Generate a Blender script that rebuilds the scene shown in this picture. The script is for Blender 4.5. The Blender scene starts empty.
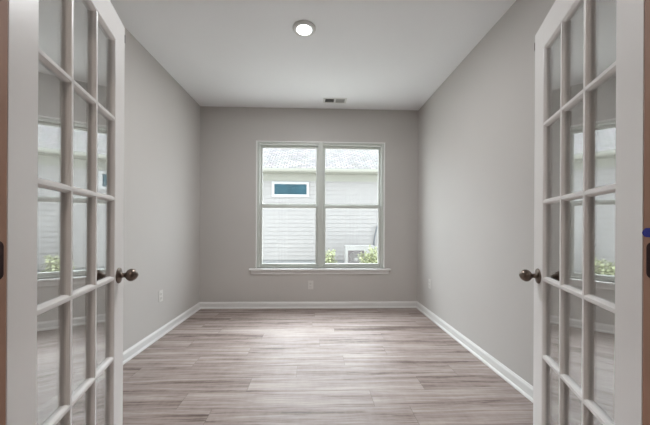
import bpy, bmesh, math, random
from mathutils import Matrix, Vector
C = bpy.context.scene.collection
S = bpy.context.scene
PI = math.pi

# ------------------------------------------------------------ camera
F = 287.44
cam = bpy.data.objects.new('camera', bpy.data.cameras.new('camera'))
C.objects.link(cam)
cam.data.sensor_width = 36
cam.data.lens = F / 650 * 36
cam.data.shift_y = 13.71 / 650
cam.data.clip_start = 0.05
cam.matrix_world = (Matrix.Translation((0, 0, 1.1218)) @ Matrix.Rotation(-0.0340, 4, 'Z')
                    @ Matrix.Rotation(PI / 2, 4, 'X') @ Matrix.Rotation(0.0053, 4, 'Z'))
S.camera = cam

# ------------------------------------------------------------ sky, exposure, room light, added hall fill
S.view_settings.view_transform = 'Standard'
S.view_settings.look = 'None'
S.view_settings.exposure = 0.0
S.view_settings.gamma = 1
S.view_settings.use_curve_mapping = False
W = bpy.data.worlds.new('sky'); S.world = W
W.use_nodes = True
bg = W.node_tree.nodes['Background']
# hazy sky, brightest around the veiled sun behind the neighbouring house
wn_ = W.node_tree.nodes; wl_ = W.node_tree.links
wtc = wn_.new('ShaderNodeTexCoord'); wdt = wn_.new('ShaderNodeVectorMath'); wdt.operation = 'DOT_PRODUCT'
GLOW_DIR = Vector((-0.03, 0.70, 0.72)).normalized()
wdt.inputs[1].default_value = GLOW_DIR; wl_.new(wtc.outputs['Generated'], wdt.inputs[0])
wmx = wn_.new('ShaderNodeMath'); wmx.operation = 'MAXIMUM'; wmx.inputs[1].default_value = 0; wl_.new(wdt.outputs['Value'], wmx.inputs[0])
wpw = wn_.new('ShaderNodeMath'); wpw.operation = 'POWER'; wpw.inputs[1].default_value = 3.5; wl_.new(wmx.outputs[0], wpw.inputs[0])
wma = wn_.new('ShaderNodeMath'); wma.operation = 'MULTIPLY_ADD'; wl_.new(wpw.outputs[0], wma.inputs[0])
wma.inputs[1].default_value = 17.0; wma.inputs[2].default_value = 3.75
bg.inputs['Color'].default_value = (0.86, 0.94, 1.0, 1)
wl_.new(wma.outputs[0], bg.inputs['Strength'])
HALL_FILL_W = 17.0
LAMP_W = 24.0

def area(name, loc, size, watts, col, rot=(0, 0, 0)):
    l = bpy.data.lights.new(name, 'AREA'); l.shape = 'DISK'; l.size = size
    l.energy = watts; l.color = col
    o = bpy.data.objects.new(name, l); C.objects.link(o); o.location = loc; o.rotation_euler = rot
    return o

# ------------------------------------------------------------ room numbers (metres)
XL, XR, D, H = -1.5604, 1.4210, 3.9439, 2.7358      # room walls, far wall, ceiling
Y0, Y1 = 0.520, 0.658                               # doorway wall
WX0, WX1, WZ0, WZ1 = -0.810, 0.960, 0.545, 2.283    # window opening
JL, JR = -0.683, 0.784                              # jamb faces
HX0, HX1, HY0 = -2.1, 2.1, -2.9                     # hall behind the camera

# ------------------------------------------------------------ materials
def mat(name, col, rough=0.5, metal=0.0, bump=None, var=None, spec=0.5):
    m = bpy.data.materials.new(name); m.use_nodes = True
    nt = m.node_tree; b = nt.nodes['Principled BSDF']
    b.inputs['Base Color'].default_value = (*col, 1)
    b.inputs['Roughness'].default_value = rough
    b.inputs['Metallic'].default_value = metal
    b.inputs['Specular IOR Level'].default_value = spec
    tc = nt.nodes.new('ShaderNodeTexCoord')
    if var:
        sc, amt = var
        n = nt.nodes.new('ShaderNodeTexNoise'); n.inputs['Scale'].default_value = sc
        n.inputs['Detail'].default_value = 4
        r = nt.nodes.new('ShaderNodeValToRGB')
        r.color_ramp.elements[0].position = 0.3; r.color_ramp.elements[1].position = 0.7
        r.color_ramp.elements[0].color = (*[c * (1 - amt) for c in col], 1)
        r.color_ramp.elements[1].color = (*[min(1, c * (1 + amt)) for c in col], 1)
        nt.links.new(tc.outputs['Object'], n.inputs['Vector'])
        nt.links.new(n.outputs['Fac'], r.inputs['Fac'])
        nt.links.new(r.outputs['Color'], b.inputs['Base Color'])
    if bump:
        sc, st = bump
        n = nt.nodes.new('ShaderNodeTexNoise'); n.inputs['Scale'].default_value = sc
        bp = nt.nodes.new('ShaderNodeBump'); bp.inputs['Strength'].default_value = st
        bp.inputs['Distance'].default_value = 0.002
        nt.links.new(tc.outputs['Object'], n.inputs['Vector'])
        nt.links.new(n.outputs['Fac'], bp.inputs['Height'])
        nt.links.new(bp.outputs['Normal'], b.inputs['Normal'])
    return m

M_wall = mat('greige_wall_paint', (0.58, 0.555, 0.53), 0.6, bump=(220, 0.15), var=(1.5, 0.01))
M_ceil = mat('ceiling_paint', (0.92, 0.93, 0.94), 0.8, bump=(180, 0.15), var=(2, 0.008))
M_trim = mat('white_trim_paint', (0.80, 0.79, 0.775), 0.35, var=(3, 0.01))
M_door = mat('door_paint', (0.87, 0.85, 0.835), 0.35, var=(3, 0.012), bump=(60, 0.05))
M_jamb = mat('jamb_shade_tone', (0.42, 0.245, 0.175), 0.5, var=(4, 0.08))  # brown puts the hall's dim warm shade into the jamb colour
M_bead = mat('window_bead_white', (0.90, 0.90, 0.88), 0.3, var=(3, 0.01))
M_vinyl = mat('window_vinyl', (0.62, 0.64, 0.60), 0.4, var=(3, 0.01))  # white vinyl toned grey-green, its backlit shade put into the colour
M_plate = mat('outlet_plastic', (0.72, 0.70, 0.67), 0.35, var=(20, 0.01))
M_slot = mat('outlet_slot', (0.05, 0.045, 0.04), 0.6, var=(20, 0.05))
M_bronze = mat('aged_nickel', (0.20, 0.16, 0.135), 0.28, 1.0, var=(60, 0.25))
M_hinge = mat('dark_bronze', (0.05, 0.03, 0.03), 0.4, 0.8, var=(60, 0.2))
M_tape = mat('blue_tape', (0.02, 0.03, 0.32), 0.6, var=(80, 0.1))
M_vent = mat('vent_enamel', (0.74, 0.74, 0.72), 0.4, var=(20, 0.01))
M_duct = mat('duct_inside', (0.10, 0.10, 0.095), 0.7, var=(20, 0.1))
M_ventslat = mat('vent_louver_enamel', (0.40, 0.41, 0.39), 0.5, var=(20, 0.02))
M_hallwall = mat('hall_wall_paint', (0.52, 0.49, 0.45), 0.6, var=(1.5, 0.01))
M_side = mat('vinyl_siding', (0.335, 0.32, 0.312), 0.6, var=(1.2, 0.015), spec=0.2)
M_fascia = mat('fascia_paint', (0.30, 0.295, 0.255), 0.5, var=(2, 0.02))
M_found = mat('foundation_concrete', (0.26, 0.26, 0.26), 0.8, var=(6, 0.1), bump=(20, 0.4))
M_tealpane = mat('teal_window_pane', (0.024, 0.075, 0.10), 0.4, var=(4, 0.2), spec=0.25)
M_ac = mat('condenser_enamel', (0.40, 0.39, 0.38), 0.5, var=(5, 0.02))
M_acdark = mat('condenser_fins', (0.13, 0.11, 0.11), 0.5, 0.0, var=(40, 0.15))
M_pipe = mat('grey_pipe', (0.12, 0.13, 0.14), 0.4, var=(10, 0.05))
M_ground = mat('mulch_ground', (0.58, 0.55, 0.51), 0.9, var=(9, 0.3), bump=(40, 0.8))
M_stem = mat('shrub_stem', (0.17, 0.13, 0.08), 0.8, var=(20, 0.2))
M_leaf = mat('shrub_leaf', (0.34, 0.36, 0.21), 0.5, var=(7, 0.45))

def glass_mat(name, ior, tint, rough=0.0, gain=1.0):
    m = bpy.data.materials.new(name); m.use_nodes = True
    nt = m.node_tree; nt.nodes.clear(); N = nt.nodes.new; L = nt.links.new
    out = N('ShaderNodeOutputMaterial'); mix = N('ShaderNodeMixShader')
    tr = N('ShaderNodeBsdfTransparent'); tr.inputs['Color'].default_value = (*tint, 1)
    gl = N('ShaderNodeBsdfGlossy'); gl.inputs['Roughness'].default_value = rough
    geo = N('ShaderNodeNewGeometry'); dot = N('ShaderNodeVectorMath'); dot.operation = 'DOT_PRODUCT'
    L(geo.outputs['Incoming'], dot.inputs[0]); L(geo.outputs['Normal'], dot.inputs[1])
    ab = N('ShaderNodeMath'); ab.operation = 'ABSOLUTE'; L(dot.outputs['Value'], ab.inputs[0])
    om = N('ShaderNodeMath'); om.operation = 'SUBTRACT'; om.inputs[0].default_value = 1; L(ab.outputs[0], om.inputs[1])
    pw = N('ShaderNodeMath'); pw.operation = 'POWER'; L(om.outputs[0], pw.inputs[0]); pw.inputs[1].default_value = 5
    r0 = ((ior - 1) / (ior + 1)) ** 2 * gain
    mu = N('ShaderNodeMath'); mu.operation = 'MULTIPLY_ADD'; L(pw.outputs[0], mu.inputs[0])
    mu.inputs[1].default_value = 1 - r0; mu.inputs[2].default_value = r0
    L(mu.outputs[0], mix.inputs['Fac']); L(tr.outputs[0], mix.inputs[1]); L(gl.outputs[0], mix.inputs[2])
    L(mix.outputs[0], out.inputs['Surface'])
    return m
M_glass = glass_mat('door_glass', 5.5, (0.96, 0.975, 0.97), 0.0)
M_wglass = glass_mat('window_glass', 1.35, (0.99, 1.0, 0.995))

def emis(name, col, st):
    m = bpy.data.materials.new(name); m.use_nodes = True
    b = m.node_tree.nodes['Principled BSDF']
    b.inputs['Base Color'].default_value = (0.9, 0.9, 0.9, 1)
    b.inputs['Emission Color'].default_value = (*col, 1); b.inputs['Emission Strength'].default_value = st
    return m
M_lens = emis('lamp_lens', (1, 0.99, 0.98), 6.0)

# wide vinyl planks running across the room
def floor_mat():
    m = bpy.data.materials.new('greige_plank_floor'); m.use_nodes = True
    nt = m.node_tree; N = nt.nodes.new; L = nt.links.new; b = nt.nodes['Principled BSDF']
    tc = N('ShaderNodeTexCoord'); sep = N('ShaderNodeSeparateXYZ'); L(tc.outputs['Object'], sep.inputs[0])
    def math_(op, a, b_=None, c=None):
        n = N('ShaderNodeMath'); n.operation = op
        for i, v in enumerate((a, b_, c)):
            if v is None: continue
            if isinstance(v, (int, float)): n.inputs[i].default_value = v
            else: L(v, n.inputs[i])
        return n.outputs[0]
    PW, PL = 0.178, 1.22
    row = math_('FLOOR', math_('DIVIDE', sep.outputs['Y'], PW))
    wn = N('ShaderNodeTexWhiteNoise'); wn.noise_dimensions = '1D'; L(row, wn.inputs['W'])
    xs = math_('ADD', math_('DIVIDE', sep.outputs['X'], PL), wn.outputs['Value'])
    colm = math_('FLOOR', xs)
    pid = N('ShaderNodeCombineXYZ'); L(colm, pid.inputs[0]); L(row, pid.inputs[1])
    w2 = N('ShaderNodeTexWhiteNoise'); w2.noise_dimensions = '3D'; L(pid.outputs[0], w2.inputs['Vector'])
    # seams
    fy = math_('FRACT', math_('DIVIDE', sep.outputs['Y'], PW)); fx = math_('FRACT', xs)
    ey = math_('MINIMUM', fy, math_('SUBTRACT', 1, fy)); ex = math_('MINIMUM', fx, math_('SUBTRACT', 1, fx))
    sy = math_('LESS_THAN', ey, 0.010); sx = math_('LESS_THAN', ex, 0.0015)
    seam = math_('MAXIMUM', sy, sx)
    # grain: noise stretched along X, shifted per plank
    off = N('ShaderNodeVectorMath'); off.operation = 'MULTIPLY_ADD'
    L(w2.outputs['Color'], off.inputs[0]); off.inputs[1].default_value = (31, 17, 9); L(tc.outputs['Object'], off.inputs[2])
    def streak(sx_, sy_, detail, dist=0.0, rough=0.6):
        mp = N('ShaderNodeMapping'); mp.inputs['Scale'].default_value = (sx_, sy_, 1)
        L(off.outputs[0], mp.inputs['Vector'])
        n = N('ShaderNodeTexNoise'); n.inputs['Scale'].default_value = 1; n.inputs['Detail'].default_value = detail
        n.inputs['Roughness'].default_value = rough; n.inputs['Distortion'].default_value = dist
        L(mp.outputs[0], n.inputs['Vector']); return n.outputs['Fac']
    g1 = streak(0.9, 17, 6, 0.5, 0.65); g2 = streak(4, 110, 4, 0.2, 0.75); g3 = streak(26, 9, 2)
    v = math_('MULTIPLY_ADD', g1, 1.25, math_('MULTIPLY_ADD', g2, 0.75, math_('MULTIPLY_ADD', g3, 0.12, -0.575)))
    v = math_('MULTIPLY_ADD', w2.outputs['Value'], 0.14, math_('SUBTRACT', v, 0.07))
    cr = N('ShaderNodeValToRGB'); e = cr.color_ramp.elements
    e[0].position = 0.25; e[0].color = (0.13, 0.092, 0.078, 1)
    e[1].position = 0.74; e[1].color = (0.50, 0.43, 0.40, 1)
    x = e.new(0.42); x.color = (0.31, 0.247, 0.223, 1)
    x = e.new(0.56); x.color = (0.39, 0.322, 0.297, 1)
    L(v, cr.inputs['Fac'])
    mx = N('ShaderNodeMix'); mx.data_type = 'RGBA'; L(math_('MULTIPLY', seam, 0.45), mx.inputs['Factor'])
    L(cr.outputs['Color'], mx.inputs['A']); mx.inputs['B'].default_value = (0.10, 0.08, 0.065, 1)
    L(mx.outputs['Result'], b.inputs['Base Color'])
    L(math_('MULTIPLY_ADD', g2, 0.12, 0.40), b.inputs['Roughness'])
    b.inputs['Specular IOR Level'].default_value = 0.22
    bp = N('ShaderNodeBump'); bp.inputs['Strength'].default_value = 0.4; bp.inputs['Distance'].default_value = 0.002
    L(math_('SUBTRACT', math_('MULTIPLY_ADD', g2, 0.5, math_('MULTIPLY', g3, 0.25)), seam), bp.inputs['Height'])
    L(bp.outputs['Normal'], b.inputs['Normal'])
    return m
M_floor = floor_mat()

def roof_mat():
    m = bpy.data.materials.new('pale_shingle_roof'); m.use_nodes = True
    nt = m.node_tree; N = nt.nodes.new; L = nt.links.new; b = nt.nodes['Principled BSDF']
    tc = N('ShaderNodeTexCoord')
    br = N('ShaderNodeTexBrick'); br.inputs['Scale'].default_value = 1
    br.inputs['Brick Width'].default_value = 0.17; br.inputs['Row Height'].default_value = 0.12
    br.inputs['Mortar Size'].default_value = 0.012; br.inputs['Color1'].default_value = (0.235, 0.20, 0.185, 1)
    br.inputs['Color2'].default_value = (0.135, 0.11, 0.10, 1); br.inputs['Mortar'].default_value = (0.095, 0.075, 0.068, 1)
    br.inputs['Bias'].default_value = -0.25
    L(tc.outputs['UV'], br.inputs['Vector'])
    n = N('ShaderNodeTexNoise'); n.inputs['Scale'].default_value = 5; L(tc.outputs['UV'], n.inputs['Vector'])
    mx = N('ShaderNodeMix'); mx.data_type = 'RGBA'; mx.blend_type = 'OVERLAY'; mx.inputs['Factor'].default_value = 0.35
    L(br.outputs['Color'], mx.inputs['A']); L(n.outputs['Color'], mx.inputs['B'])
    hs = N('ShaderNodeHueSaturation'); hs.inputs['Saturation'].default_value = 0.35; L(mx.outputs['Result'], hs.inputs['Color'])
    L(hs.outputs['Color'], b.inputs['Base Color']); b.inputs['Roughness'].default_value = 0.9; b.inputs['Specular IOR Level'].default_value = 0.05
    return m
M_roof = roof_mat()

# ------------------------------------------------------------ mesh helpers
def box(bm, x0, x1, y0, y1, z0, z1):
    vs = [bm.verts.new((x, y, z)) for x in (x0, x1) for y in (y0, y1) for z in (z0, z1)]
    for f in ((0, 1, 3, 2), (4, 6, 7, 5), (0, 4, 5, 1), (2, 3, 7, 6), (0, 2, 6, 4), (1, 5, 7, 3)):
        bm.faces.new([vs[i] for i in f])

def prism(bm, pts, a, b):
    """pts: list of 2-tuples mapped through a(t,p)->Vector at both ends"""
    A = [bm.verts.new(a(p)) for p in pts]; B = [bm.verts.new(b(p)) for p in pts]
    n = len(pts)
    for i in range(n):
        bm.faces.new((A[i], A[(i + 1) % n], B[(i + 1) % n], B[i]))
    bm.faces.new(A[::-1]); bm.faces.new(B)

def lathe(bm, prof, mtx=Matrix(), seg=40, scale=(1, 1)):
    """prof: (r, z) list about local Z"""
    rings = []
    for r, z in prof:
        if r < 1e-6: rings.append([bm.verts.new(mtx @ Vector((0, 0, z)))])
        else: rings.append([bm.verts.new(mtx @ Vector((r * math.cos(2 * PI * k / seg) * scale[0], r * math.sin(2 * PI * k / seg) * scale[1], z))) for k in range(seg)])
    for a, b in zip(rings, rings[1:]):
        for k in range(seg):
            k2 = (k + 1) % seg
            if len(a) == 1 and len(b) == 1: continue
            if len(a) == 1: bm.faces.new((a[0], b[k], b[k2]))
            elif len(b) == 1: bm.faces.new((a[k], b[0], a[k2]))
            else: bm.faces.new((a[k], b[k], b[k2], a[k2]))

def tube(bm, pts, r, seg=10):
    pts = [Vector(p) for p in pts]; rings = []
    rr = r if isinstance(r, (list, tuple)) else [r] * len(pts)
    for i, p in enumerate(pts):
        t = (pts[min(i + 1, len(pts) - 1)] - pts[max(i - 1, 0)]).normalized()
        u = t.cross(Vector((0.3, 0.9, 0.1))).normalized(); v = t.cross(u)
        rings.append([bm.verts.new(p + (u * math.cos(2 * PI * k / seg) + v * math.sin(2 * PI * k / seg)) * rr[i]) for k in range(seg)])
    for a, b in zip(rings, rings[1:]):
        for k in range(seg): bm.faces.new((a[k], a[(k + 1) % seg], b[(k + 1) % seg], b[k]))
    bm.faces.new(rings[0]); bm.faces.new(rings[-1][::-1])

def obj(name, bm, m, parent=None, bevel=0, smooth=False, loc=None):
    bmesh.ops.recalc_face_normals(bm, faces=bm.faces)
    me = bpy.data.meshes.new(name); bm.to_mesh(me); bm.free()
    if smooth:
        for p in me.polygons: p.use_smooth = True
    me.materials.append(m)
    o = bpy.data.objects.new(name, me); C.objects.link(o)
    if loc: o.location = loc
    if parent: o.parent = parent
    if bevel:
        md = o.modifiers.new('bevel', 'BEVEL'); md.width = bevel; md.segments = 2; md.limit_method = 'ANGLE'
    return o

def empty(name, loc, rz=0):
    o = bpy.data.objects.new(name, None); C.objects.link(o); o.location = loc; o.rotation_euler = (0, 0, rz)
    o.empty_display_size = 0.1
    return o

def tag(o, label, cat, group=None):
    o['label'] = label; o['category'] = cat
    if group: o['group'] = group
    return o

def struct(o, label=None):
    o['kind'] = 'structure'
    if label: o['label'] = label
    return o

# ------------------------------------------------------------ room shell
T = 0.12
b = bmesh.new(); box(b, HX0 - T, HX1 + T, HY0 - T, D + 0.16, -0.1, 0)
struct(obj('floor', b, M_floor), 'greige wood-look plank floor with boards running crosswise')
b = bmesh.new(); box(b, HX0 - T, HX1 + T, HY0 - T, D + 0.16, H, H + 0.12)
struct(obj('ceiling', b, M_ceil), 'smooth white ceiling')
b = bmesh.new(); box(b, XL - T, XL, Y1, D, 0, H)
struct(obj('wall_left', b, M_wall), 'greige side wall behind the left glass door')
b = bmesh.new(); box(b, XR, XR + T, Y1, D, 0, H)
struct(obj('wall_right', b, M_wall), 'greige side wall behind the right glass door')
b = bmesh.new()
box(b, XL - T, WX0, D, D + 0.16, 0, H); box(b, WX1, XR + T, D, D + 0.16, 0, H)
box(b, WX0, WX1, D, D + 0.16, 0, WZ0); box(b, WX0, WX1, D, D + 0.16, WZ1, H)
struct(obj('wall_back', b, M_wall), 'greige far wall around the double window')
b = bmesh.new()
box(b, HX0, JL - 0.02, Y0, Y1, 0, H); box(b, JR + 0.02, HX1, Y0, Y1, 0, H); box(b, JL - 0.02, JR + 0.02, Y0, Y1, 2.075, H)
struct(obj('wall_front', b, M_hallwall), 'wall with the doorway that holds the glass doors')
b = bmesh.new(); box(b, HX0 - T, HX0, HY0, Y1, 0, H); struct(obj('wall_hall_left', b, M_hallwall))
b = bmesh.new(); box(b, HX1, HX1 + T, HY0, Y1, 0, H); struct(obj('wall_hall_right', b, M_hallwall))
b = bmesh.new(); box(b, HX0 - T, HX1 + T, HY0 - T, HY0, 0, H); struct(obj('wall_hall_back', b, M_hallwall))

# jamb lining the doorway
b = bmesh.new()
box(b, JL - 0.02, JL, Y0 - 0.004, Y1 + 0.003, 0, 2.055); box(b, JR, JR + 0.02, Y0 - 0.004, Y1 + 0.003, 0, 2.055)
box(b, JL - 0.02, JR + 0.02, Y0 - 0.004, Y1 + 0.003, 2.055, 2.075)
struct(obj('trim_jamb', b, M_jamb, bevel=0.0015), 'door jamb lining the doorway, dim warm shade put into its brown')

# casing round the doorway, both sides
for yc, s in ((Y0 - 0.004, -1), (Y1 + 0.003, 1)):
    b = bmesh.new()
    def cs(x0, x1, z0, z1):
        box(b, x0, x1, min(yc, yc + s * 0.014), max(yc, yc + s * 0.014), z0, z1)
    w = 0.065
    cs(JL - 0.026 - w, JL - 0.026, 0, 2.08 + w); cs(JR + 0.026, JR + 0.026 + w, 0, 2.08 + w); cs(JL - 0.026, JR + 0.026, 2.08, 2.08 + w)
    struct(obj('trim_casing', b, M_trim, bevel=0.004), 'white casing round the doorway')

# baseboards: board with eased top and a quarter-round shoe
def base_prof():
    p = [(0, 0), (0.026, 0), (0.026, 0.006), (0.0235, 0.013), (0.019, 0.0175), (0.0135, 0.0195),
         (0.0135, 0.066), (0.011, 0.074), (0.0075, 0.079), (0.005, 0.086), (0, 0.087)]
    return p
def baseboard(name, A, B, nrm, label=None):
    A = Vector(A); B = Vector(B); n = Vector(nrm)
    b = bmesh.new()
    prism(b, base_prof(), lambda p: A + n * p[0] + Vector((0, 0, p[1])), lambda p: B + n * p[0] + Vector((0, 0, p[1])))
    return struct(obj(name, b, M_trim), label)
baseboard('baseboard_back', (XL, D, 0), (XR, D, 0), (0, -1, 0), 'white baseboard under the double window')
baseboard('baseboard_left', (XL, Y1, 0), (XL, D, 0), (1, 0, 0), 'white baseboard along the left wall')
baseboard('baseboard_right', (XR, Y1, 0), (XR, D, 0), (-1, 0, 0), 'white baseboard along the right wall')
baseboard('baseboard_front', (XL, Y1, 0), (JL - 0.092, Y1, 0), (0, 1, 0))
baseboard('baseboard_front', (JR + 0.092, Y1, 0), (XR, Y1, 0), (0, 1, 0))

# ------------------------------------------------------------ window: two double-hung units side by side
fy = D + 0.004          # room-side face of the vinyl frame
XM = (WX0 + WX1) / 2 - 0.002
def ring(bm, x0, x1, z0, z1, wl, wr, wb, wt, y0, y1):
    box(bm, x0, x0 + wl, y0, y1, z0, z1); box(bm, x1 - wr, x1, y0, y1, z0, z1)
    box(bm, x0 + wl, x1 - wr, y0, y1, z0, z0 + wb); box(bm, x0 + wl, x1 - wr, y0, y1, z1 - wt, z1)
# thin white return bead that lines the drywall opening
b = bmesh.new(); ring(b, WX0, WX1, WZ0, WZ1, 0.014, 0.014, 0.0, 0.014, D - 0.006, D + 0.05)
struct(obj('trim_window', b, M_bead, bevel=0.002), 'thin white bead lining the window opening')
# stool and apron
b = bmesh.new(); box(b, WX0 - 0.082, WX1 + 0.082, D - 0.045, D + 0.004, WZ0 - 0.026, WZ0 - 0.004)
box(b, WX0, WX1, D + 0.004, D + 0.055, WZ0 - 0.026, WZ0 - 0.004)
st = struct(empty('trim_sill', ((WX0 + WX1) / 2, D, WZ0)), 'white window stool and apron under the double window')
o = obj('window_stool', b, M_trim, bevel=0.005); o.parent = st; o.matrix_parent_inverse = Matrix.Translation(st.location).inverted()
b = bmesh.new(); box(b, WX0 - 0.06, WX1 + 0.06, D - 0.016, D, WZ0 - 0.082, WZ0 - 0.026)
o = obj('window_apron', b, M_trim, bevel=0.004); o.parent = st; o.matrix_parent_inverse = Matrix.Translation(st.location).inverted()

def window(name, x0, x1, label):
    r = struct(empty(name, ((x0 + x1) / 2, D, WZ0)), label)
    inv = Matrix.Translation(r.location).inverted()
    def P(o): o.parent = r; o.matrix_parent_inverse = inv; return o
    z0, z1 = WZ0 - 0.004, WZ1 - 0.014
    zm = 1.388
    b = bmesh.new()
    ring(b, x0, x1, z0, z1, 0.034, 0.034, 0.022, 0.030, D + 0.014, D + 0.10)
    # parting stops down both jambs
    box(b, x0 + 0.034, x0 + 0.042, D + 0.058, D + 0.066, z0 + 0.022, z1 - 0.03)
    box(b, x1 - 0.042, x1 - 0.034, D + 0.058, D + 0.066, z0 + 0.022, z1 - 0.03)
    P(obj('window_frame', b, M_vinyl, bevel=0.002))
    a0, a1 = x0 + 0.034, x1 - 0.034
    # upper sash sits outboard
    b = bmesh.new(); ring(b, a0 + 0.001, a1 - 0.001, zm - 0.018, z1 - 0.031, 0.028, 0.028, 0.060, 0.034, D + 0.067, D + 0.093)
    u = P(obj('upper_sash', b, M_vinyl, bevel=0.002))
    b = bmesh.new(); box(b, a0 + 0.027, a1 - 0.027, D + 0.078, D + 0.083, zm + 0.040, z1 - 0.063)
    g = obj('glass', b, M_wglass, u)
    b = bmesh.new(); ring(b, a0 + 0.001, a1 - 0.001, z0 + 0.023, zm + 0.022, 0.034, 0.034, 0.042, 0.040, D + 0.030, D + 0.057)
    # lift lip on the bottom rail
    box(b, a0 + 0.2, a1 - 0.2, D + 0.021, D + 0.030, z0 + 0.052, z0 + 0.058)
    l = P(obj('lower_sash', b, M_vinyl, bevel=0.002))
    b = bmesh.new(); box(b, a0 + 0.033, a1 - 0.033, D + 0.041, D + 0.046, z0 + 0.064, zm - 0.017)
    obj('glass', b, M_wglass, l)
    b = bmesh.new(); xm = (a0 + a1) / 2
    box(b, xm - 0.028, xm + 0.028, D + 0.034, D + 0.056, zm + 0.0225, zm + 0.028)
    lathe(b, [(0, 0), (0.011, 0), (0.011, 0.008), (0.006, 0.010), (0, 0.010)], Matrix.Translation((xm, D + 0.045, zm + 0.028)), 16)
    box(b, xm - 0.004, xm + 0.026, D + 0.040, D + 0.048, zm + 0.031, zm + 0.036)
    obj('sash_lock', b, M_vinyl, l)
window('window_1', WX0 + 0.014, XM, 'left double-hung window unit looking at a small teal window')
window('window_2', XM, WX1 - 0.014, 'right double-hung window unit looking at the condenser and shrubs')
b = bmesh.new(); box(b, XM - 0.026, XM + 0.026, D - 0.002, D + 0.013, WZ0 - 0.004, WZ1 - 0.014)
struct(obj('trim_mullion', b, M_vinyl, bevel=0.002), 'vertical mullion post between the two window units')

# ------------------------------------------------------------ glazed doors
DW, ST, TH = 0.7189, 0.1050, 0.035
ZB, ZT = 0.012, 2.035
GZ0, GZ1 = 0.215, 1.9155
MZ = [1.5766 - 0.3420 * i for i in range(4)]
GW = (DW - 2 * ST)
MX = [ST + GW / 3, ST + 2 * GW / 3]

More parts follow.
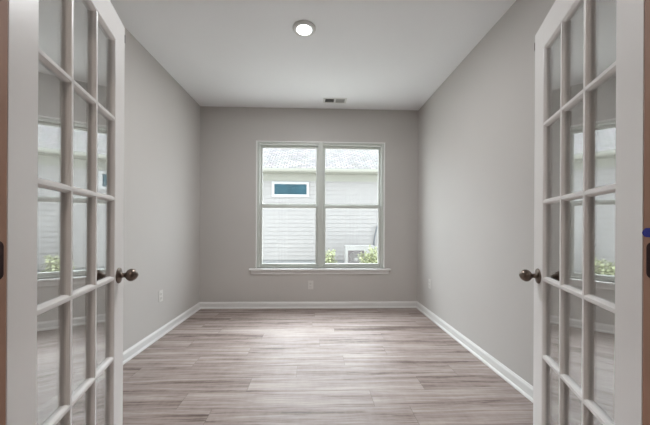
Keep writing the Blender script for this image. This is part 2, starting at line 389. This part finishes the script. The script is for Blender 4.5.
def glazed_door(name, hx, hy, ang, sg, label):
    """local x runs from hinge to free edge, thickness goes from y=0 to sg*TH; visible face is y=0"""
    r = struct(empty(name, (hx, hy, 0), ang), label)
    def yb(bm, x0, x1, z0, z1, d0=0.0, d1=TH): box(bm, x0, x1, min(sg * d0, sg * d1), max(sg * d0, sg * d1), z0, z1)
    b = bmesh.new(); yb(b, 0, ST, ZB, ZT); obj('stile', b, M_door, r, bevel=0.0015)
    b = bmesh.new(); yb(b, DW - ST, DW, ZB, ZT); obj('stile', b, M_door, r, bevel=0.0015)
    b = bmesh.new(); yb(b, ST, DW - ST, GZ1, ZT); obj('top_rail', b, M_door, r)
    b = bmesh.new(); yb(b, ST, DW - ST, ZB, GZ0); obj('bottom_rail', b, M_door, r)
    # moulded muntin: profile (half width, depth from face), mirrored about the glass
    hp = [(0.0035, 0.0015), (0.0060, 0.0020), (0.0068, 0.0045), (0.0090, 0.0060), (0.0118, 0.0105), (0.0122, 0.0135)]
    back = [(w_, TH - d) for w_, d in reversed(hp)]
    half = hp + back
    prof = [(w_, d) for w_, d in half] + [(-w_, d) for w_, d in reversed(half)]
    b = bmesh.new()
    for mx in MX:
        prism(b, prof, lambda p: Vector((mx + p[0], sg * p[1], GZ0)), lambda p: Vector((mx + p[0], sg * p[1], GZ1)))
    for mz in MZ:
        prism(b, prof, lambda p: Vector((ST, sg * p[1], mz + p[0])), lambda p: Vector((DW - ST, sg * p[1], mz + p[0])))
    obj('muntin_grid', b, M_door, r)
    # moulding (sticking) round the whole glazed field
    sp = [(0, 0.0010), (0.0025, 0.0020), (0.0040, 0.0045), (0.0060, 0.0060), (0.0090, 0.0105), (0.0095, 0.0135)]
    sp = sp + [(w_, TH - d) for w_, d in reversed(sp)]
    b = bmesh.new()
    prism(b, sp, lambda p: Vector((ST + p[0], sg * p[1], GZ0)), lambda p: Vector((ST + p[0], sg * p[1], GZ1)))
    prism(b, sp, lambda p: Vector((DW - ST - p[0], sg * p[1], GZ0)), lambda p: Vector((DW - ST - p[0], sg * p[1], GZ1)))
    prism(b, sp, lambda p: Vector((ST, sg * p[1], GZ0 + p[0])), lambda p: Vector((DW - ST, sg * p[1], GZ0 + p[0])))
    prism(b, sp, lambda p: Vector((ST, sg * p[1], GZ1 - p[0])), lambda p: Vector((DW - ST, sg * p[1], GZ1 - p[0])))
    obj('glazing_bead', b, M_door, r)
    # panes
    b = bmesh.new()
    xs = [ST] + MX + [DW - ST]; zs = [GZ0] + MZ[::-1] + [GZ1]
    for i in range(3):
        for j in range(5):
            yb(b, xs[i] + 0.008, xs[i + 1] - 0.008, zs[j] + 0.008, zs[j + 1] - 0.008, 0.0155, 0.0195)
    obj('glass', b, M_glass, r)
    # knobs, one on each face
    kp = [(0, -0.001), (0.031, -0.001), (0.0325, 0.0015), (0.031, 0.005), (0.024, 0.008), (0.015, 0.0095), (0.0105, 0.013), (0.0095, 0.022),
          (0.012, 0.0265), (0.018, 0.0305), (0.0235, 0.037), (0.0262, 0.045), (0.0255, 0.053), (0.0215, 0.061), (0.015, 0.0675),
          (0.0085, 0.0715), (0.0035, 0.0735), (0, 0.074)]
    kp = [(a_ * 1.07, b_ * 1.03) for a_, b_ in kp]
    for face in (0, 1):
        b = bmesh.new()
        dirn = -sg if face == 0 else sg
        rot = Matrix.Rotation(-PI / 2 * dirn, 4, 'X')
        lathe(b, kp, Matrix.Translation((DW - 0.060, 0 if face == 0 else sg * TH, 0.899)) @ rot, 40)
        k = obj('door_knob', b, M_bronze, r, smooth=True)
    # latch plate on the free edge and ball catch at its top
    b = bmesh.new(); box(b, DW - 0.0005, DW + 0.0015, min(sg * 0.005, sg * 0.030), max(sg * 0.005, sg * 0.030), 0.88, 0.938)
    obj('latch_plate', b, M_bronze, r)
    b = bmesh.new(); box(b, DW - 0.0005, DW + 0.0035, min(-sg * 0.0015, sg * 0.024), max(-sg * 0.0015, sg * 0.024), 1.965, 2.002)
    obj('ball_catch', b, M_hinge, r, bevel=0.001)
    # hinges: leaf set into the edge with a knuckle behind the door
    for hz in (0.26, 1.045, 1.82):
        b = bmesh.new()
        lathe(b, [(0, -0.044), (0.0055, -0.044), (0.0055, 0.044), (0, 0.046)], Matrix.Translation((-0.004, sg * (TH + 0.004), hz)), 14)
        yb(b, -0.0012, 0.0008, hz - 0.0425, hz + 0.0425, 0.006, TH)
        obj('hinge', b, M_hinge, r)
    return r
glazed_door('door_1', -0.6900, 0.6687, PI / 2 + 0.2747, 1, 'left open white french door with fifteen glass panes')
glazed_door('door_2', 0.7856, 0.6640, PI / 2 - 0.3649, -1, 'right open white french door with fifteen glass panes')

# hinge leaves on the jambs, round cornered, with screws
def jamb_leaf(x, nx, zc, label):
    b = bmesh.new(); r = 0.012; pts = []
    for cy, cz, a0 in ((0.6527 - 0.0065 - r, 0.0425 - r, 0), (0.593 + r, 0.0425 - r, 90), (0.593 + r, -0.0425 + r, 180), (0.6527 - 0.0065 - r, -0.0425 + r, 270)):
        for k in range(5):
            a = math.radians(a0 + k * 22.5); pts.append((cy + 0.0065 + r * math.cos(a), cz + r * math.sin(a)))
    prism(b, pts, lambda p: Vector((x, p[0], zc + p[1])), lambda p: Vector((x + nx * 0.002, p[0], zc + p[1])))
    e = obj('hinge_leaf', b, M_hinge)
    for y_, z_ in ((0.633, 0.028), (0.620, 0), (0.633, -0.028)):
        b = bmesh.new()
        lathe(b, [(0, 0.0015), (0.0042, 0.0015), (0.0042, 0.0026), (0, 0.0030)], Matrix.Translation((x, y_, zc + z_)) @ Matrix.Rotation(nx * PI / 2, 4, 'Y'), 12)
        obj('screw', b, M_bronze, e)
    return tag(e, label, 'hinge', 'middle hinge leaves on the jambs')
jamb_leaf(JL, 1, 1.044, 'dark bronze hinge leaf on the jamb beside the left glass door')
jamb_leaf(JR, -1, 1.046, 'dark bronze hinge leaf below the blue tape on the right jamb')
b = bmesh.new()
pts = [(0.6605, 1.110), (0.657, 1.118), (0.652, 1.1215), (0.636, 1.1215), (0.636, 1.100), (0.652, 1.100), (0.657, 1.103)]
prism(b, pts, lambda p: Vector((JR, p[0], p[1])), lambda p: Vector((JR - 0.003, p[0] + 0.001, p[1])))
tag(obj('painters_tape', b, M_tape), 'scrap of blue tape stuck on the right door jamb above the hinge', 'tape')

# ------------------------------------------------------------ recessed disc light
LX, LY = -0.098, 2.347
t = tag(empty('ceiling_light', (LX, LY, H)), 'round white flush disc light glowing in the middle of the ceiling', 'ceiling light')
b = bmesh.new()
lathe(b, [(0.093, 0), (0.094, -0.006), (0.090, -0.014), (0.080, -0.019), (0.066, -0.020), (0.062, -0.017), (0.062, -0.010), (0, -0.010), (0, 0)], seg=56)
obj('trim_ring', b, M_vent, t, smooth=True)
b = bmesh.new()
lathe(b, [(0.0615, -0.0105), (0.0615, -0.0165), (0.050, -0.0195), (0.025, -0.0215), (0, -0.022)], seg=48)
obj('lens', b, M_lens, t, smooth=True)
l = area('ceiling_light_lamp', (0, 0, -0.024), 0.12, LAMP_W, (0.97, 0.985, 1.0)); l.parent = t
# added unseen fill light behind the camera, modelled like the room fitting
def hall_fill(x, y):
    t = tag(empty('ceiling_light', (x, y, H)), 'added fill light, a round white disc on the hall ceiling outside the doorway', 'ceiling light')
    b = bmesh.new()
    lathe(b, [(0.173, 0), (0.174, -0.006), (0.170, -0.014), (0.160, -0.019), (0.146, -0.020), (0.142, -0.017), (0.142, -0.010), (0, -0.010), (0, 0)], seg=56)
    obj('trim_ring', b, M_vent, t, smooth=True)
    b = bmesh.new(); lathe(b, [(0.1415, -0.0105), (0.1415, -0.0165), (0.10, -0.0195), (0, -0.022)], seg=48)
    obj('lens', b, M_lens, t, smooth=True)
    l = area('hall_fill_lamp', (0, 0, -0.024), 0.28, HALL_FILL_W, (1, 0.86, 0.75)); l.parent = t
hall_fill(0.0, -1.0)

# ------------------------------------------------------------ ceiling register
vx, vy = 0.243, 3.68
t = tag(empty('ceiling_vent', (vx, vy, H)), 'white ceiling air vent with two louver banks above the window', 'vent')
b = bmesh.new()
ring2 = [(-0.15, 0.15, -0.075, -0.052), (-0.15, 0.15, 0.052, 0.075), (-0.15, -0.125, -0.052, 0.052), (0.125, 0.15, -0.052, 0.052), (-0.012, 0.012, -0.052, 0.052)]
for x0, x1, y0, y1 in ring2: box(b, x0, x1, y0, y1, -0.006, 0)
obj('vent_frame', b, M_vent, t, bevel=0.0015)
for x0, x1, sgn in ((-0.125, -0.012, -1), (0.012, 0.125, 1)):
    b = bmesh.new()
    for k in range(8):
        y = -0.046 + k * 0.0131
        prism(b, [(y, 0), (y + 0.0012, 0), (y + 0.0012 + sgn * 0.005, -0.0055), (y + sgn * 0.005, -0.0055)],
              lambda p: Vector((x0, p[0], p[1])), lambda p: Vector((x1, p[0], p[1])))
    obj('louver_bank', b, M_ventslat, t)
b = bmesh.new(); box(b, -0.125, 0.125, -0.052, 0.052, -0.001, 0); obj('duct_opening', b, M_duct, t)

# ------------------------------------------------------------ outlets
def outlet(loc, rz, label):
    t = tag(empty('wall_outlet', loc, rz), label, 'outlet', 'wall outlets')
    # local: wall plane is y=0, room side is -y
    b = bmesh.new(); box(b, -0.036, 0.036, -0.006, 0, -0.058, 0.058); obj('cover_plate', b, M_plate, t, bevel=0.003)
    for dz in (-0.021, 0.021):
        b = bmesh.new(); box(b, -0.017, 0.017, -0.009, -0.005, dz - 0.0145, dz + 0.0145); s_ = obj('socket', b, M_plate, t, bevel=0.002)
        b = bmesh.new()
        box(b, -0.008, -0.0055, -0.0095, -0.008, dz - 0.002, dz + 0.007); box(b, 0.0055, 0.008, -0.0095, -0.008, dz - 0.002, dz + 0.006)
        box(b, -0.0025, 0.0025, -0.0095, -0.008, dz - 0.0105, dz - 0.006)
        obj('slots', b, M_slot, s_)
outlet((-0.060, D, 0.315), 0, 'small white outlet plate on the far wall under the window')
outlet((XL, 2.963, 0.407), PI / 2, 'white outlet plate low on the left wall beyond the glass door')
outlet((XR, 3.505, 0.415), -PI / 2, 'white outlet plate low on the right wall near the far corner')

# ------------------------------------------------------------ outside: neighbouring house
GZ = -0.40
b = bmesh.new(); box(b, -30, 30, D + 0.16, 30, GZ - 0.2, GZ)
struct(obj('ground', b, M_ground), 'bare mulched ground between the houses')
b = bmesh.new(); box(b, HX0 - T, HX1 + T, D + 0.05, D + 0.16, GZ, -0.1)
struct(obj('trim_foundation', b, M_found))
NY = 8.85; NX0, NX1 = -4.8, 5.2; SZ0, SZ1 = 0.09, 2.90
house = tag(empty('neighbor_house', (0, NY, GZ)), 'white lap-sided neighbouring house with pale shingle roof seen through the window', 'house')
hin = Matrix.Translation(house.location).inverted()
def HP(o): o.parent = house; o.matrix_parent_inverse = hin; return o
b = bmesh.new()
n = int((SZ1 - SZ0) / 0.125) + 1
for k in range(n):
    z = SZ0 + k * 0.125
    prism(b, [(NY - 0.020, z), (NY - 0.005, z + 0.125), (NY + 0.02, z + 0.125), (NY + 0.02, z)],
          lambda p: Vector((NX0, p[0], p[1])), lambda p: Vector((NX1, p[0], p[1])))
box(b, NX0, NX1, NY + 0.02, NY + 8, SZ0, SZ1)
HP(obj('siding', b, M_side))
b = bmesh.new(); box(b, NX0 + 0.02, NX1 - 0.02, NY + 0.01, NY + 7.9, GZ, SZ0)
HP(obj('foundation', b, M_found))
# frieze, soffit, fascia and gutter
b = bmesh.new(); box(b, NX0 - 0.3, NX1 + 0.3, NY - 0.035, NY - 0.0195, 2.50, SZ1)  # frieze carried lower, its tone standing for shade under the eave
HP(obj('frieze_with_shade', b, M_fascia))
b = bmesh.new(); box(b, NX0 - 0.3, NX1 + 0.3, NY - 0.40, NY, 2.71, 2.74)
HP(obj('soffit', b, M_fascia))
b = bmesh.new(); box(b, NX0 - 0.3, NX1 + 0.3, NY - 0.425, NY - 0.40, 2.70, 2.81)
g = [(0, 0.0), (-0.075, 0.0), (-0.10, 0.035), (-0.105, 0.08), (-0.10, 0.085), (-0.095, 0.04), (-0.07, 0.008), (0, 0.008)]
prism(b, g, lambda p: Vector((NX0 - 0.3, NY - 0.425 + p[0], 2.71 + p[1])), lambda p: Vector((NX1 + 0.3, NY - 0.425 + p[0], 2.71 + p[1])))
HP(obj('gutter', b, M_fascia))
b = bmesh.new()
ry0, rz0, ry1, rz1 = NY - 0.48, 2.81, NY + 4.2, 2.81 + 4.68 * 0.60
ry2 = NY + 8.4
vs = [b.verts.new(v) for v in ((NX0 - 0.35, ry0, rz0), (NX1 + 0.35, ry0, rz0), (NX1 + 0.35, ry1, rz1), (NX0 - 0.35, ry1, rz1),
      (NX1 + 0.35, ry2, rz0), (NX0 - 0.35, ry2, rz0))]
fs = [b.faces.new((vs[0], vs[1], vs[2], vs[3])), b.faces.new((vs[3], vs[2], vs[4], vs[5])), b.faces.new((vs[0], vs[3], vs[5])), b.faces.new((vs[1], vs[4], vs[2])),
      b.faces.new((vs[0], vs[5], vs[4], vs[1]))]
uv = b.loops.layers.uv.new('UVMap')
for f in fs:
    for lp in f.loops:
        co = lp.vert.co; lp[uv].uv = (co.x, math.hypot(co.y - ry0, co.z - rz0))
HP(obj('roof', b, M_roof))
# small teal transom window high on the siding
tx0, tx1, tz0, tz1 = -1.26, -0.26, 2.08, 2.41
b = bmesh.new(); ring(b, tx0 - 0.07, tx1 + 0.07, tz0 - 0.07, tz1 + 0.07, 0.08, 0.08, 0.08, 0.08, NY - 0.05, NY - 0.0)
wf = HP(obj('window_trim', b, mat('far_window_trim', (0.42, 0.42, 0.42), 0.4, var=(3, 0.01)), bevel=0.004))
b = bmesh.new(); box(b, tx0, tx1, NY - 0.032, NY - 0.004, tz0, tz1)
for k in range(1, 6):
    z = tz0 + k * 0.055; box(b, tx0 + 0.01, tx1 - 0.01, NY - 0.035, NY - 0.031, z - 0.004, z + 0.004)
obj('window_pane', b, M_tealpane, wf)
# bent grey pipe running down the siding
b = bmesh.new()
pp = [(x_ + 0.42, y_, z_) for x_, y_, z_ in ((1.52, NY - 0.05, 1.16), (1.49, NY - 0.08, 1.13), (1.46, NY - 0.09, 1.05), (1.43, NY - 0.09, 0.92), (1.40, NY - 0.09, 0.78), (1.385, NY - 0.09, 0.6), (1.38, NY - 0.09, 0.3), (1.38, NY - 0.09, GZ))]
tube(b, pp, 0.022, 10)
HP(obj('utility_pipe', b, M_pipe, smooth=True))

# ------------------------------------------------------------ condenser
ax, ay = 0.84, 7.92
t = tag(empty('air_conditioner', (ax, ay, GZ)), 'white outdoor condenser box with round fan grille behind the shrub', 'air conditioner')
aw, ah, ad = 0.80, 0.68, 0.30; az = 0.28
b = bmesh.new(); ring2b = ((0, 0),)
box(b, 0, aw, 0.012, ad, az, az + ah); box(b, 0, 0.07, 0, 0.012, az, az + ah); box(b, 0.52, aw, 0, 0.012, az, az + ah)
box(b, 0.07, 0.52, 0, 0.012, az, az + 0.09); box(b, 0.07, 0.52, 0, 0.012, az + 0.57, az + ah)
box(b, -0.012, aw + 0.012, -0.012, ad + 0.012, az + ah, az + ah + 0.025)
obj('housing', b, M_ac, t, bevel=0.006)
b = bmesh.new(); box(b, 0.07, 0.52, 0.004, 0.0119, az + 0.09, az + 0.57); obj('fin_panel', b, M_acdark, t)
b = bmesh.new(); cx, cz = 0.295, az + 0.33
for r_ in (0.05, 0.09, 0.13, 0.17, 0.21):
    prev = None; ringp = [(cx + r_ * math.cos(2 * PI * k / 32), -0.012, cz + r_ * math.sin(2 * PI * k / 32)) for k in range(33)]
    tube(b, ringp, 0.005, 6)
for k in range(8):
    a = k * PI / 8
    tube(b, [(cx - 0.215 * math.cos(a), -0.008, cz - 0.215 * math.sin(a)), (cx + 0.215 * math.cos(a), -0.008, cz + 0.215 * math.sin(a))], 0.004, 6)
lathe(b, [(0, 0), (0.045, 0), (0.04, 0.012), (0, 0.014)], Matrix.Translation((cx, -0.005, cz)) @ Matrix.Rotation(PI / 2, 4, 'X'), 20)
obj('fan_grille', b, M_ac, t)
for x_ in (0.08, 0.66):
    b = bmesh.new(); box(b, x_, x_ + 0.06, -0.02, ad + 0.02, 0, az); obj('foot', b, M_found, t, bevel=0.004)

# ------------------------------------------------------------ shrubs
def shrub(x, y, w, h, n, seed, label):
    rnd = random.Random(seed)
    t = tag(empty('shrub', (x, y, GZ)), label, 'shrub', 'shrubs along the neighbouring house')
    bs = bmesh.new(); tips = []
    for k in range(26):
        a = rnd.uniform(0, 2 * PI); s = rnd.uniform(0.15, 1) ** 0.6
        tip = Vector((math.cos(a) * w * s, math.sin(a) * w * 0.7 * s, h * rnd.uniform(0.62, 1.0) * (1 - 0.25 * s * s)))
        mid = Vector((tip.x * 0.35, tip.y * 0.35, tip.z * 0.5))
        tube(bs, [(tip.x * 0.06, tip.y * 0.06, 0), mid, tip], [0.012, 0.008, 0.003], 5); tips.append((mid, tip))
    obj('stem', bs, M_stem, t)
    bl = bmesh.new()
    for k in range(n):
        mid, tip = rnd.choice(tips)
        f = rnd.uniform(-0.6, 1.05); p = mid.lerp(tip, f) if f > 0 else mid * (1 + f)
        p = p + Vector([rnd.gauss(0, 0.045) for _ in range(3)])
        if p.z < 0.03: continue
        d = Vector([rnd.gauss(0, 1), rnd.gauss(0, 1), rnd.gauss(0.4, 0.8)]).normalized()
        s_ = d.cross(Vector([rnd.gauss(0, 1) for _ in range(3)])).normalized(); nn = d.cross(s_)
        L_ = rnd.uniform(0.045, 0.085); w_ = L_ * 0.27
        c = [p, p + d * L_ * .35 + s_ * w_ + nn * .006, p + d * L_ * .75 + s_ * w_ * .7, p + d * L_, p + d * L_ * .75 - s_ * w_ * .7, p + d * L_ * .35 - s_ * w_ + nn * .006]
        v = [bl.verts.new(q) for q in c]; bl.faces.new((v[0], v[1], v[2], v[3])); bl.faces.new((v[0], v[3], v[4], v[5]))
    bmesh.ops.recalc_face_normals(bl, faces=bl.faces)
    obj('foliage', bl, M_leaf, t)
shrub(1.48, 7.45, 0.33, 1.02, 2600, 3, 'leafy green shrub in front of the white condenser')
shrub(0.31, 7.60, 0.22, 1.02, 1500, 5, 'green shrub left of the white condenser, behind the mullion post')
